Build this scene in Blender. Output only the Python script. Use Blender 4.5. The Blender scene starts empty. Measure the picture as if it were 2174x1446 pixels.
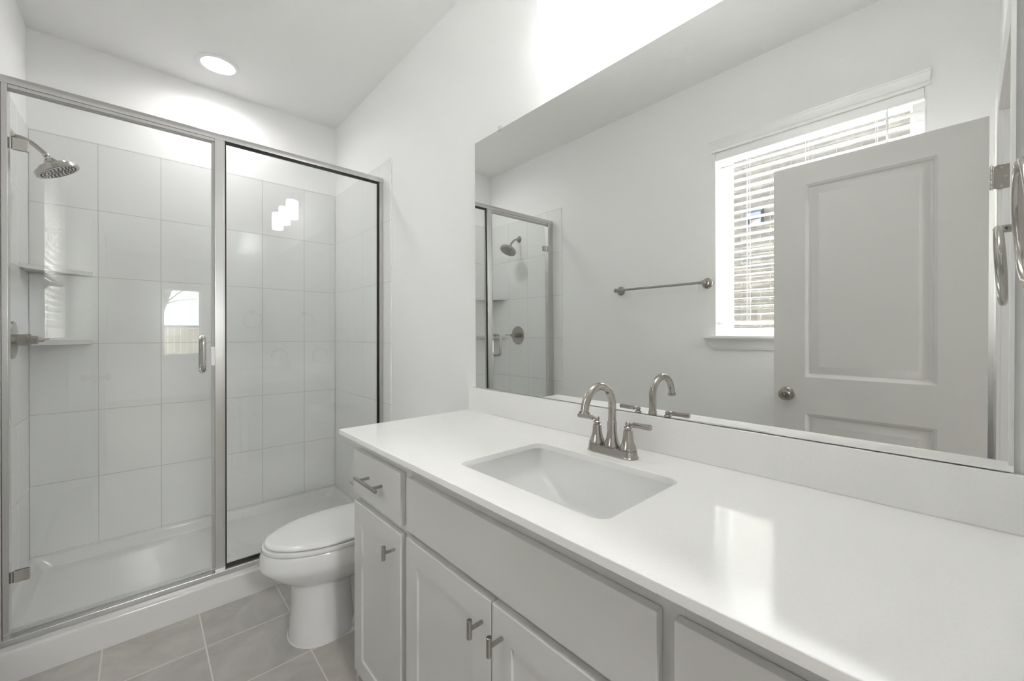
import bpy, bmesh, math, random
from mathutils import Vector, Matrix
random.seed(7)
C = bpy.context.scene.collection
SC = bpy.context.scene
R = math.radians
PI = math.pi

# ------------------------------------------------------------------ camera
F_PX, CX, CY = 862.586, 1101.58, 713.06
cam_d = bpy.data.cameras.new('camera')
cam = bpy.data.objects.new('camera', cam_d)
C.objects.link(cam)
cam_d.sensor_width = 36.0
cam_d.sensor_fit = 'HORIZONTAL'
cam_d.lens = F_PX / 2174 * 36.0
cam_d.shift_x = (1087 - CX) / 2174
cam_d.shift_y = (CY - 723) / 2174
cam_d.clip_start = 0.01
cam_d.clip_end = 200
yaw, pitch, roll = R(42.9565), R(-0.2091), R(0.0673)
fw = Vector((math.sin(yaw) * math.cos(pitch), math.cos(yaw) * math.cos(pitch), math.sin(pitch)))
rt = Vector((math.cos(yaw), -math.sin(yaw), 0))
up = rt.cross(fw)
rt2 = rt * math.cos(roll) + up * math.sin(roll)
up2 = rt2.cross(fw)
CAMP = Vector((-1.0789, 0.0, 1.2310))
M = Matrix((rt2, up2, -fw)).transposed().to_4x4()
M.translation = CAMP
cam.matrix_world = M
SC.camera = cam

# ------------------------------------------------------------------ world, lights, exposure
SC.view_settings.view_transform = 'Standard'
SC.view_settings.look = 'None'
SC.view_settings.exposure = 1.13
SC.view_settings.gamma = 1.0
SC.view_settings.use_curve_mapping = False
SC.cycles.use_denoising = True
SC.cycles.max_bounces = 14
SC.cycles.diffuse_bounces = 7
SC.cycles.glossy_bounces = 8
SC.cycles.transparent_max_bounces = 24
SC.cycles.transmission_bounces = 8
SC.cycles.sample_clamp_indirect = 6.0
SC.cycles.caustics_reflective = True
SC.cycles.caustics_refractive = False

world = bpy.data.worlds.new('world')
SC.world = world
world.use_nodes = True
nt = world.node_tree
bg = nt.nodes['Background']
bg.inputs['Color'].default_value = (0.90, 0.95, 1.0, 1)
bg.inputs['Strength'].default_value = 6.5

def area_light(name, loc, rot, sx, sy, power, color=(1, 1, 1), shape='RECTANGLE', portal=False):
    d = bpy.data.lights.new(name, 'AREA')
    d.shape = shape
    d.size = sx
    if shape in ('RECTANGLE', 'ELLIPSE'):
        d.size_y = sy
    d.energy = power
    d.color = color
    if portal:
        d.cycles.is_portal = True
    o = bpy.data.objects.new(name, d)
    C.objects.link(o)
    o.location = loc
    o.rotation_euler = rot
    return o
# daylight portals in the two windows (guide the sky light in, add none of their own)
area_light('window_daylight', (-1.66, 0.563, 1.76), (0, R(-90), 0), 1.1, 0.9, 1, portal=True)
area_light('bedroom_daylight', (-0.47, -5.95, 1.47), (R(90), 0, 0), 0.56, 1.3, 1, portal=True)
# recessed can above the shower, and an unseen fill light added in the bedroom
rec_ = area_light('recessed_lamp', (-0.751, 2.875, 2.752), (0, 0, 0), 0.14, 0.14, 1.55, (1.0, 0.985, 0.965), 'DISK')
rec_.data.spread = R(160)
area_light('bedroom_fill', (-1.0, -2.6, 2.72), (0, 0, 0), 0.5, 0.5, 47.0, (1.0, 0.99, 0.98), 'DISK')
sun_d = bpy.data.lights.new('sun', 'SUN')
sun_d.energy = 80.0
sun_d.angle = R(1.0)
sun_d.color = (1.0, 0.985, 0.965)
sun_o = bpy.data.objects.new('sun', sun_d)
C.objects.link(sun_o)
SUN_EL, SUN_AZ = R(58), R(14)          # comes over the neighbour's roof, from the -x side
sun_dir = Vector((math.cos(SUN_EL) * math.cos(SUN_AZ), -math.cos(SUN_EL) * math.sin(SUN_AZ), -math.sin(SUN_EL)))
sun_o.rotation_euler = sun_dir.to_track_quat('-Z', 'Y').to_euler()
SHADE_L = 4.6          # brightness of the vanity light's frosted shades
LENS_L = 12.0
BULB_L = 50.0         # the bulbs inside, shining out of the open bottoms

# ------------------------------------------------------------------ materials
def mat(name, col, rough=0.5, metal=0.0, spec=0.5, bump=None, coat=0.0, noise=None):
    m = bpy.data.materials.new(name)
    m.use_nodes = True
    n = m.node_tree.nodes
    l = m.node_tree.links
    b = n['Principled BSDF']
    b.inputs['Base Color'].default_value = (*col, 1)
    b.inputs['Roughness'].default_value = rough
    b.inputs['Metallic'].default_value = metal
    b.inputs['Specular IOR Level'].default_value = spec
    b.inputs['Coat Weight'].default_value = coat
    b.inputs['Coat Roughness'].default_value = 0.03
    if noise:          # (scale, colour2, detail)
        tc = n.new('ShaderNodeTexCoord'); ns = n.new('ShaderNodeTexNoise'); mx = n.new('ShaderNodeMix')
        mx.data_type = 'RGBA'
        ns.inputs['Scale'].default_value = noise[0]; ns.inputs['Detail'].default_value = noise[2]
        geo = n.new('ShaderNodeNewGeometry')
        l.new(geo.outputs['Position'], ns.inputs['Vector'])
        mx.inputs[6].default_value = (*col, 1); mx.inputs[7].default_value = (*noise[1], 1)
        rp = n.new('ShaderNodeMapRange'); rp.inputs[1].default_value = 0.35; rp.inputs[2].default_value = 0.65
        l.new(ns.outputs['Fac'], rp.inputs[0]); l.new(rp.outputs[0], mx.inputs[0])
        l.new(mx.outputs[2], b.inputs['Base Color'])
    if bump:           # (scale, strength, distance)
        geo = n.new('ShaderNodeNewGeometry')
        ns = n.new('ShaderNodeTexNoise'); bp = n.new('ShaderNodeBump')
        ns.inputs['Scale'].default_value = bump[0]; ns.inputs['Detail'].default_value = 3
        bp.inputs['Strength'].default_value = bump[1]; bp.inputs['Distance'].default_value = bump[2]
        l.new(geo.outputs['Position'], ns.inputs['Vector']); l.new(ns.outputs['Fac'], bp.inputs['Height'])
        l.new(bp.outputs['Normal'], b.inputs['Normal'])
    return m

def brushed(name, col, rough, axis_scale=(60, 60, 4)):
    m = mat(name, col, rough, 1.0)
    n = m.node_tree.nodes; l = m.node_tree.links; b = n['Principled BSDF']
    geo = n.new('ShaderNodeNewGeometry'); mp = n.new('ShaderNodeMapping'); ns = n.new('ShaderNodeTexNoise')
    mp.inputs['Scale'].default_value = axis_scale
    ns.inputs['Scale'].default_value = 8; ns.inputs['Detail'].default_value = 4
    mr = n.new('ShaderNodeMapRange'); mr.inputs[3].default_value = rough * 0.8; mr.inputs[4].default_value = rough * 1.25
    l.new(geo.outputs['Position'], mp.inputs[0]); l.new(mp.outputs[0], ns.inputs['Vector'])
    l.new(ns.outputs['Fac'], mr.inputs[0]); l.new(mr.outputs[0], b.inputs['Roughness'])
    return m

def glass_mat(name, tint, ior=1.5, rough=0.0):
    m = bpy.data.materials.new(name); m.use_nodes = True
    n = m.node_tree.nodes; l = m.node_tree.links
    n.remove(n['Principled BSDF'])
    tr = n.new('ShaderNodeBsdfTransparent'); gl = n.new('ShaderNodeBsdfGlossy'); fr = n.new('ShaderNodeFresnel'); mx = n.new('ShaderNodeMixShader')
    tr.inputs[0].default_value = (*tint, 1); gl.inputs['Roughness'].default_value = rough
    fr.inputs['IOR'].default_value = ior
    # the same reflectance seen from inside the pane as from outside
    l.new(fr.outputs[0], mx.inputs[0]); l.new(tr.outputs[0], mx.inputs[1]); l.new(gl.outputs[0], mx.inputs[2])
    l.new(mx.outputs[0], n['Material Output'].inputs['Surface'])
    geo = n.new('ShaderNodeNewGeometry'); mr = n.new('ShaderNodeMapRange')
    mr.inputs[3].default_value = ior; mr.inputs[4].default_value = ior      # constant ior on both faces
    vm = n.new('ShaderNodeVectorMath'); vm.operation = 'SCALE'
    sg = n.new('ShaderNodeMath'); sg.operation = 'MULTIPLY_ADD'; sg.inputs[1].default_value = (1 / ior - ior); sg.inputs[2].default_value = ior
    # Fresnel node inverts the ior on back faces by itself; feed it 1/ior there so both faces act like the outer one
    l.new(geo.outputs['Backfacing'], sg.inputs[0]); l.new(sg.outputs[0], fr.inputs['IOR'])
    return m

def emit(name, col, strength):
    m = bpy.data.materials.new(name); m.use_nodes = True
    n = m.node_tree.nodes; l = m.node_tree.links
    n.remove(n['Principled BSDF'])
    e = n.new('ShaderNodeEmission'); e.inputs[0].default_value = (*col, 1); e.inputs[1].default_value = strength
    l.new(e.outputs[0], n['Material Output'].inputs['Surface'])
    return m

WALL = mat('wall_paint', (0.885, 0.885, 0.885), 0.75, bump=(140, 0.25, 0.002))
CEIL = mat('ceiling_paint', (0.86, 0.857, 0.853), 0.85, bump=(110, 0.25, 0.002))
TRIM = mat('trim_paint', (0.87, 0.87, 0.87), 0.35)
DOORP = mat('door_paint', (0.66, 0.655, 0.64), 0.42, bump=(260, 0.1, 0.0006))
CAB = mat('cabinet_paint', (0.64, 0.64, 0.625), 0.42, bump=(300, 0.12, 0.0004))
QUARTZ = mat('white_quartz', (0.90, 0.895, 0.89), 0.09, spec=0.32, noise=(220, (0.88, 0.88, 0.875), 4))
PORC = mat('vitreous_china', (0.80, 0.805, 0.81), 0.06, spec=0.5, coat=0.3)
SINKM = mat('sink_porcelain', (0.84, 0.845, 0.85), 0.07, spec=0.5, coat=0.3)
ACRY = mat('white_acrylic', (0.71, 0.705, 0.695), 0.14)
NICK = brushed('brushed_nickel', (0.44, 0.42, 0.39), 0.17)
CHRM = mat('satin_aluminium', (0.63, 0.625, 0.62), 0.24, 1.0)
CHRM2 = brushed('polished_nickel', (0.56, 0.54, 0.52), 0.14)
DARKN = mat('dark_nozzles', (0.03, 0.03, 0.03), 0.5)
BLK = mat('black_rubber', (0.012, 0.012, 0.012), 0.5)
GASK = mat('grey_vinyl', (0.42, 0.42, 0.41), 0.35)
VINYL = mat('white_vinyl', (0.86, 0.86, 0.86), 0.35)
BLIND = mat('blind_white', (0.88, 0.88, 0.87), 0.4)
_n = BLIND.node_tree.nodes; _l = BLIND.node_tree.links
_t = _n.new('ShaderNodeBsdfTranslucent'); _t.inputs[0].default_value = (0.88, 0.87, 0.85, 1)
_m = _n.new('ShaderNodeMixShader'); _m.inputs[0].default_value = 0.3
_l.new(_n['Principled BSDF'].outputs[0], _m.inputs[1]); _l.new(_t.outputs[0], _m.inputs[2]); _l.new(_m.outputs[0], _n['Material Output'].inputs['Surface'])
HRAIL = mat('headrail_white', (0.93, 0.93, 0.93), 0.35)
CARPET = mat('carpet', (0.42, 0.39, 0.35), 0.95, bump=(500, 0.6, 0.004))
CAULK = mat('caulk', (0.75, 0.74, 0.72), 0.5)
MIRROR = mat('mirror_silver', (0.885, 0.895, 0.88), 0.0, 1.0)
EDGE = mat('mirror_edge', (0.10, 0.12, 0.11), 0.2)
GLASS = glass_mat('shower_glass', (0.985, 0.992, 0.988))
WGLASS = glass_mat('window_glass', (0.97, 0.98, 0.975))
CLEARV = glass_mat('clear_vinyl', (0.93, 0.935, 0.93), 1.4, 0.15)
CLIP = glass_mat('clear_plastic', (0.95, 0.95, 0.95), 1.35, 0.1)
SHADE = emit('frosted_shade_lit', (1.0, 0.99, 0.975), SHADE_L)
BULBM = emit('bulb_lit', (1.0, 0.985, 0.96), BULB_L)
LENS = emit('lamp_lens_lit', (1.0, 0.99, 0.97), LENS_L)
FENCE = mat('fence_wood', (0.20, 0.17, 0.14), 0.8, noise=(6, (0.28, 0.25, 0.2), 4))
BARK = mat('bark', (0.06, 0.05, 0.04), 0.9)
CONC = mat('concrete', (0.30, 0.29, 0.27), 0.9)
GRASS = mat('lawn', (0.10, 0.12, 0.05), 0.95)
VENT = mat('vent_bluegrey', (0.018, 0.023, 0.034), 0.4)
VENTD = mat('vent_inside', (0.10, 0.10, 0.098), 0.5)
INK = mat('etched_mark', (0.25, 0.26, 0.26), 0.6)
SHELFM = mat('shelf_ceramic', (0.55, 0.55, 0.54), 0.2)

def tile_mat(name, axes, off, bw, bh, mortar, c1, c2, cm, rough, bumpd, wav=0.0, mott=None, spec=0.5):
    """grid of tiles on world position; axes e.g. ('X','Z'); off = a joint crossing"""
    m = bpy.data.materials.new(name); m.use_nodes = True
    n = m.node_tree.nodes; l = m.node_tree.links; b = n['Principled BSDF']
    geo = n.new('ShaderNodeNewGeometry'); sp = n.new('ShaderNodeSeparateXYZ'); cb = n.new('ShaderNodeCombineXYZ')
    l.new(geo.outputs['Position'], sp.inputs[0])
    for i, a in enumerate(axes):
        s = n.new('ShaderNodeMath'); s.operation = 'SUBTRACT'; s.inputs[1].default_value = off[i] - 40 * (bw, bh)[i]
        l.new(sp.outputs[a], s.inputs[0]); l.new(s.outputs[0], cb.inputs[i])
    br = n.new('ShaderNodeTexBrick')
    br.offset = 0.0; br.squash = 1.0
    br.inputs['Scale'].default_value = 1.0
    br.inputs['Color1'].default_value = (*c1, 1); br.inputs['Color2'].default_value = (*c2, 1)
    br.inputs['Mortar'].default_value = (*cm, 1)
    br.inputs['Mortar Size'].default_value = mortar; br.inputs['Mortar Smooth'].default_value = 0.25
    br.inputs['Brick Width'].default_value = bw; br.inputs['Row Height'].default_value = bh
    l.new(cb.outputs[0], br.inputs['Vector'])
    out = br.outputs['Color']
    if mott:
        ns = n.new('ShaderNodeTexNoise'); ns.inputs['Scale'].default_value = mott[0]; ns.inputs['Detail'].default_value = 6
        ns.inputs['Roughness'].default_value = 0.65; ns.inputs['Distortion'].default_value = 0.8
        l.new(geo.outputs['Position'], ns.inputs['Vector'])
        mr = n.new('ShaderNodeMapRange'); mr.inputs[1].default_value = 0.3; mr.inputs[2].default_value = 0.7
        mr.inputs[3].default_value = mott[1]; mr.inputs[4].default_value = mott[2]
        l.new(ns.outputs['Fac'], mr.inputs[0])
        hs = n.new('ShaderNodeVectorMath'); hs.operation = 'SCALE'
        l.new(br.outputs['Color'], hs.inputs[0]); l.new(mr.outputs[0], hs.inputs['Scale'])
        mx = n.new('ShaderNodeMix'); mx.data_type = 'RGBA'
        l.new(br.outputs['Fac'], mx.inputs[0]); l.new(hs.outputs[0], mx.inputs[6]); mx.inputs[7].default_value = (*cm, 1)
        out = mx.outputs[2]
    l.new(out, b.inputs['Base Color'])
    rr = n.new('ShaderNodeMapRange'); rr.inputs[3].default_value = rough; rr.inputs[4].default_value = 0.6
    l.new(br.outputs['Fac'], rr.inputs[0]); l.new(rr.outputs[0], b.inputs['Roughness'])
    b.inputs['Specular IOR Level'].default_value = spec
    inv = n.new('ShaderNodeMath'); inv.operation = 'SUBTRACT'; inv.inputs[0].default_value = 1.0
    l.new(br.outputs['Fac'], inv.inputs[1])
    bp = n.new('ShaderNodeBump'); bp.inputs['Strength'].default_value = 0.6; bp.inputs['Distance'].default_value = bumpd
    l.new(inv.outputs[0], bp.inputs['Height'])
    if wav:
        n2 = n.new('ShaderNodeTexNoise'); n2.inputs['Scale'].default_value = 5.5; n2.inputs['Detail'].default_value = 2
        l.new(geo.outputs['Position'], n2.inputs['Vector'])
        b2 = n.new('ShaderNodeBump'); b2.inputs['Strength'].default_value = 1.0; b2.inputs['Distance'].default_value = wav
        l.new(n2.outputs['Fac'], b2.inputs['Height']); l.new(b2.outputs['Normal'], bp.inputs['Normal'])
    l.new(bp.outputs['Normal'], b.inputs['Normal'])
    return m

TW, TH = 0.2565, 0.3605
tcol = (0.83, 0.83, 0.828); tmor = (0.58, 0.58, 0.57)
TILE_B = tile_mat('shower_tile_back', ('X', 'Z'), (-1.247, 0.0975), TW, TH, 0.0020, tcol, tcol, tmor, 0.10, 0.0010, 0.0012)
TILE_S = tile_mat('shower_tile_side', ('Y', 'Z'), (3.178, 0.0975), TW, TH, 0.0020, tcol, tcol, tmor, 0.10, 0.0010, 0.0012)
FLOOR = tile_mat('floor_tile', ('X', 'Y'), (-1.19, 2.003), 0.2975, 0.298, 0.0028, (0.50, 0.475, 0.445), (0.47, 0.455, 0.43),
                 (0.70, 0.68, 0.64), 0.42, 0.0012, 0.0, (7.0, 0.84, 1.12))

def brick_mat():
    m = bpy.data.materials.new('tan_brick'); m.use_nodes = True
    n = m.node_tree.nodes; l = m.node_tree.links; b = n['Principled BSDF']
    geo = n.new('ShaderNodeNewGeometry'); sp = n.new('ShaderNodeSeparateXYZ'); cb = n.new('ShaderNodeCombineXYZ')
    l.new(geo.outputs['Position'], sp.inputs[0])
    ay = n.new('ShaderNodeMath'); ay.operation = 'ADD'; ay.inputs[1].default_value = 20.0
    az = n.new('ShaderNodeMath'); az.operation = 'ADD'; az.inputs[1].default_value = 4.0
    l.new(sp.outputs['Y'], ay.inputs[0]); l.new(sp.outputs['Z'], az.inputs[0])
    l.new(ay.outputs[0], cb.inputs[0]); l.new(az.outputs[0], cb.inputs[1])
    br = n.new('ShaderNodeTexBrick'); br.offset = 0.5
    br.inputs['Scale'].default_value = 1.0; br.inputs['Brick Width'].default_value = 0.205; br.inputs['Row Height'].default_value = 0.0685
    br.inputs['Mortar Size'].default_value = 0.0065; br.inputs['Mortar Smooth'].default_value = 0.2; br.inputs['Bias'].default_value = -0.2
    br.inputs['Color1'].default_value = (0.030, 0.025, 0.0215, 1); br.inputs['Color2'].default_value = (0.020, 0.019, 0.0165, 1)
    br.inputs['Mortar'].default_value = (0.050, 0.045, 0.037, 1)
    l.new(cb.outputs[0], br.inputs['Vector'])
    ns = n.new('ShaderNodeTexNoise'); ns.inputs['Scale'].default_value = 14; ns.inputs['Detail'].default_value = 6
    l.new(geo.outputs['Position'], ns.inputs['Vector'])
    mr = n.new('ShaderNodeMapRange'); mr.inputs[1].default_value = 0.3; mr.inputs[2].default_value = 0.7; mr.inputs[3].default_value = 0.7; mr.inputs[4].default_value = 1.35
    l.new(ns.outputs['Fac'], mr.inputs[0])
    sc = n.new('ShaderNodeVectorMath'); sc.operation = 'SCALE'
    l.new(br.outputs['Color'], sc.inputs[0]); l.new(mr.outputs[0], sc.inputs['Scale']); l.new(sc.outputs[0], b.inputs['Base Color'])
    b.inputs['Roughness'].default_value = 0.9
    bp = n.new('ShaderNodeBump'); bp.invert = True; bp.inputs['Distance'].default_value = 0.006
    l.new(br.outputs['Fac'], bp.inputs['Height']); l.new(bp.outputs['Normal'], b.inputs['Normal'])
    return m
BRICK = brick_mat()

# ------------------------------------------------------------------ mesh helpers (world coordinates)
WORLD = {}
def obj(name, bm, material, parent=None, angle=35, keep_origin=False):
    me = bpy.data.meshes.new(name)
    bmesh.ops.recalc_face_normals(bm, faces=bm.faces[:])
    lo = Vector((1e9,) * 3); hi = Vector((-1e9,) * 3)
    for v in bm.verts:
        for i in range(3):
            lo[i] = min(lo[i], v.co[i]); hi[i] = max(hi[i], v.co[i])
    c = (lo + hi) / 2
    if parent is None:
        c.z = lo.z
    bmesh.ops.translate(bm, vec=-c, verts=bm.verts[:])
    bm.to_mesh(me); bm.free()
    for p in me.polygons:
        p.use_smooth = True
    me.set_sharp_from_angle(angle=R(angle))
    mats = material if isinstance(material, (list, tuple)) else [material]
    for m_ in mats:
        me.materials.append(m_)
    o = bpy.data.objects.new(name, me)
    C.objects.link(o)
    wn = o.modifiers.new('weighted', 'WEIGHTED_NORMAL'); wn.mode = 'FACE_AREA'; wn.weight = 80; wn.keep_sharp = True
    pw = WORLD[parent.name] if parent else Vector((0, 0, 0))
    if parent:
        o.parent = parent
    o.location = c - pw
    WORLD[o.name] = c.copy()
    return o
def thing(name, loc, label, cat, group=None):
    o = bpy.data.objects.new(name, None); C.objects.link(o)
    o.empty_display_size = 0.05
    o.location = loc; WORLD[o.name] = Vector(loc)
    o['label'] = label; o['category'] = cat
    if group: o['group'] = group
    return o
def tag(o, label, cat, group=None):
    o['label'] = label; o['category'] = cat
    if group: o['group'] = group
    return o
def struct(name, bm, m, parent=None, **k):
    o = obj(name, bm, m, parent, **k)
    if parent is None: o['kind'] = 'structure'
    return o
def bx(x0, x1, y0, y1, z0, z1, bev=0.0, seg=2, bm=None):
    b = bmesh.new()
    bmesh.ops.create_cube(b, size=1)
    for v in b.verts:
        v.co = Vector(((x0 + x1) / 2 + v.co.x * (x1 - x0), (y0 + y1) / 2 + v.co.y * (y1 - y0), (z0 + z1) / 2 + v.co.z * (z1 - z0)))
    if bev:
        bmesh.ops.bevel(b, geom=b.edges[:], offset=bev, segments=seg, profile=0.5, affect='EDGES')
    return merge(bm, b) if bm is not None else b
def merge(dst, src):
    me = bpy.data.meshes.new('tmp'); src.to_mesh(me); src.free(); dst.from_mesh(me); bpy.data.meshes.remove(me)
    return dst
def frame_of(d):
    d = Vector(d).normalized()
    a = Vector((0, 0, 1)) if abs(d.z) < 0.9 else Vector((1, 0, 0))
    u = d.cross(a).normalized(); v = d.cross(u).normalized()
    return d, u, v
def lathe(profile, org, d, seg=48, bm=None, cap=True):
    """profile [(radius, distance along d)]"""
    b = bmesh.new(); d, u, v = frame_of(d); org = Vector(org); rings = []
    for r, t in profile:
        if r < 1e-6:
            rings.append([b.verts.new(org + d * t)])
        else:
            rings.append([b.verts.new(org + d * t + (u * math.cos(2 * PI * k / seg) + v * math.sin(2 * PI * k / seg)) * r) for k in range(seg)])
    for a, c in zip(rings, rings[1:]):
        for k in range(seg):
            k2 = (k + 1) % seg
            if len(a) == 1 and len(c) == 1: continue
            if len(a) == 1: b.faces.new((a[0], c[k], c[k2]))
            elif len(c) == 1: b.faces.new((a[k], c[0], a[k2]))
            else: b.faces.new((a[k], a[k2], c[k2], c[k]))
    if cap:
        for rg in (rings[0], rings[-1]):
            if len(rg) > 1: b.faces.new(rg)
    return merge(bm, b) if bm is not None else b
def cyl(p0, p1, r, seg=24, bm=None, r1=None, bev=0.0):
    p0, p1 = Vector(p0), Vector(p1); L = (p1 - p0).length
    r1 = r if r1 is None else r1
    if bev:
        pr = [(r - bev, 0), (r, bev), (r1, L - bev), (r1 - bev, L)]
    else:
        pr = [(r, 0), (r1, L)]
    return lathe(pr, p0, p1 - p0, seg, bm)
def tube(path, r, seg=20, bm=None, closed=False, radii=None):
    """sweep a circle along a path with parallel transport"""
    b = bmesh.new(); P = [Vector(p) for p in path]; n = len(P); T = []
    for i in range(n):
        if closed: t = P[(i + 1) % n] - P[i - 1]
        else: t = P[min(i + 1, n - 1)] - P[max(i - 1, 0)]
        T.append(t.normalized())
    _, u, _ = frame_of(T[0]); rings = []
    for i in range(n):
        u = (u - T[i] * u.dot(T[i])).normalized(); v = T[i].cross(u)
        rr = radii[i] if radii else r
        rings.append([b.verts.new(P[i] + (u * math.cos(2 * PI * k / seg) + v * math.sin(2 * PI * k / seg)) * rr) for k in range(seg)])
    for i in range(n if closed else n - 1):
        a, c = rings[i], rings[(i + 1) % n]
        for k in range(seg):
            k2 = (k + 1) % seg; b.faces.new((a[k], a[k2], c[k2], c[k]))
    if not closed:
        b.faces.new(rings[0]); b.faces.new(rings[-1])
    return merge(bm, b) if bm is not None else b
def arc(c, a, bvec, r, t0, t1, n=16):
    c = Vector(c); a = Vector(a); bvec = Vector(bvec)
    return [c + (a * math.cos(t0 + (t1 - t0) * i / n) + bvec * math.sin(t0 + (t1 - t0) * i / n)) * r for i in range(n + 1)]
def prism(pts2, axis, a0, a1, bm=None):
    """extrude a 2-D outline; axis 'x','y','z' is the extrusion axis; pts2 in the other two axes' order"""
    b = bmesh.new()
    def mk(p, t):
        if axis == 'x': return (t, p[0], p[1])
        if axis == 'y': return (p[0], t, p[1])
        return (p[0], p[1], t)
    A = [b.verts.new(mk(p, a0)) for p in pts2]; B = [b.verts.new(mk(p, a1)) for p in pts2]
    n = len(pts2)
    b.faces.new(A); b.faces.new(B)
    for k in range(n):
        b.faces.new((A[k], A[(k + 1) % n], B[(k + 1) % n], B[k]))
    return merge(bm, b) if bm is not None else b
def loft(rings, bm=None, cap0=True, cap1=True):
    b = bmesh.new(); RV = [[b.verts.new(p) for p in rg] for rg in rings]; n = len(rings[0])
    for a, c in zip(RV, RV[1:]):
        for k in range(n): b.faces.new((a[k], a[(k + 1) % n], c[(k + 1) % n], c[k]))
    if cap0: b.faces.new(RV[0])
    if cap1: b.faces.new(RV[-1])
    return merge(bm, b) if bm is not None else b
def rrect(x0, x1, y0, y1, r, n=8):
    pts = []
    for cx, cy, a0 in ((x1 - r, y1 - r, 0), (x0 + r, y1 - r, PI / 2), (x0 + r, y0 + r, PI), (x1 - r, y0 + r, 1.5 * PI)):
        for i in range(n + 1):
            a = a0 + PI / 2 * i / n; pts.append((cx + r * math.cos(a), cy + r * math.sin(a)))
    return pts
def frame_bm(axis, a0, a1, b0, b1, w, t0, t1, bm=None, wb=None, wt=None):
    """rectangular frame; axis = normal axis ('x' or 'y'); a = horizontal, b = z"""
    wb = w if wb is None else wb; wt = w if wt is None else wt
    bm = bm or bmesh.new()
    for (p0, p1, q0, q1) in ((a0, a0 + w, b0, b1), (a1 - w, a1, b0, b1), (a0 + w, a1 - w, b0, b0 + wb), (a0 + w, a1 - w, b1 - wt, b1)):
        if axis == 'x': bx(t0, t1, p0, p1, q0, q1, 0.0015, 1, bm)
        else: bx(p0, p1, t0, t1, q0, q1, 0.0015, 1, bm)
    return bm

# ------------------------------------------------------------------ room dimensions
W = 1.4984; YS = 3.178; YW = -0.099; H = 2.771; YT = 2.250; YF = 2.3456
TT = 0.008                      # tile proud of the painted wall
OY0, OY1, OZ0, OZ1 = 0.111, 1.016, 1.206, 2.312      # bathroom window opening
DX0, DX1, DZ = -1.2965, -0.583, 2.047                # door opening between jambs

# floor, ceiling, walls
struct('floor', bx(-W, 0, -0.15, YF + 0.9, -0.05, 0), FLOOR)
struct('ceiling', bx(-W - 0.2, 0.15, -0.2, YS + 0.15, H, H + 0.1), CEIL)
struct('wall_right', bx(0, 0.12, -0.2, YS + 0.14, -0.05, H), WALL)
wr = bpy.data.objects['wall_right']
struct('tile_panel', bx(-TT, -0.0001, YT, YS, 0.082, 2.262, 0.002), TILE_S, wr)
struct('wall_back', bx(-W - 0.16, 0.12, YS + TT, YS + 0.14, -0.05, H), WALL)
struct('tile_panel', bx(-W + TT, -TT, YS, YS + TT - 0.0001, 0.086, 2.268, 0.002), TILE_B, bpy.data.objects['wall_back'])
b = bmesh.new()
bx(-W - 0.16, -W, -0.2, OY0, -0.05, H, bm=b); bx(-W - 0.16, -W, OY1, YS + TT, -0.05, H, bm=b)
bx(-W - 0.16, -W, OY0, OY1, -0.05, OZ0 - 0.001, bm=b); bx(-W - 0.16, -W, OY0, OY1, OZ1, H, bm=b)
wl = struct('wall_left', b, WALL)
struct('tile_panel', bx(-W + 0.0001, -W + TT, YT, YS, 0.082, 2.262, 0.002), TILE_S, wl)
b = bmesh.new()
JT = 0.018
bx(-W, DX0 - JT, YW - 0.115, YW, -0.05, H, bm=b); bx(DX1 + JT, 0, YW - 0.115, YW, -0.05, H, bm=b)
bx(DX0 - JT, DX1 + JT, YW - 0.115, YW, DZ + JT, H, bm=b)
struct('wall_front', b, WALL)

# baseboards
def baseboard(name, x0, x1, y0, y1):
    b = bx(x0, x1, y0, y1, 0, 0.082, 0.003)
    struct(name, b, TRIM)
baseboard('baseboard_left', -W, -W + 0.013, YW, YF - 0.09)
baseboard('baseboard_right', -0.013, 0, 1.45, YF - 0.09)

# ------------------------------------------------------------------ door frame and door
b = bmesh.new()
bx(DX0 - JT, DX0, YW - 0.115, YW + 0.0005, 0, DZ, 0.0015, 1, b)
bx(DX1, DX1 + JT, YW - 0.115, YW + 0.0005, 0, DZ, 0.0015, 1, b)
bx(DX0 - JT, DX1 + JT, YW - 0.115, YW + 0.0005, DZ, DZ + JT, 0.0015, 1, b)
# stops
bx(DX0, DX0 + 0.011, YW - 0.080, YW - 0.045, 0, DZ, 0.002, 1, b)
bx(DX1 - 0.011, DX1, YW - 0.080, YW - 0.045, 0, DZ, 0.002, 1, b)
bx(DX0, DX1, YW - 0.080, YW - 0.045, DZ - 0.011, DZ, 0.002, 1, b)
trim1 = struct('trim_1', b, TRIM)
def casing(parent, y, sgn):
    # moulded profile (distance from opening, thickness)
    prof = [(0.003, 0), (0.003, 0.009), (0.007, 0.011), (0.014, 0.011), (0.017, 0.0085), (0.022, 0.0085), (0.028, 0.0120), (0.050, 0.0140), (0.056, 0.0145), (0.060, 0.0130), (0.060, 0)]
    b = bmesh.new()
    for side in (0, 1):
        xe = DX0 if side == 0 else DX1; s = -1 if side == 0 else 1
        lo = [Vector((xe + s * d, y + sgn * t, 0)) for d, t in prof]
        hi = [Vector((xe + s * d, y + sgn * t, DZ + d)) for d, t in prof]
        loft([lo, hi], b)
    loft([[Vector((DX0 - d, y + sgn * t, DZ + d)) for d, t in prof], [Vector((DX1 + d, y + sgn * t, DZ + d)) for d, t in prof]], b)
    return struct('casing', b, TRIM, parent)
casing(trim1, YW + 0.0006, 1)
casing(trim1, YW - 0.1156, -1)
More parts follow.
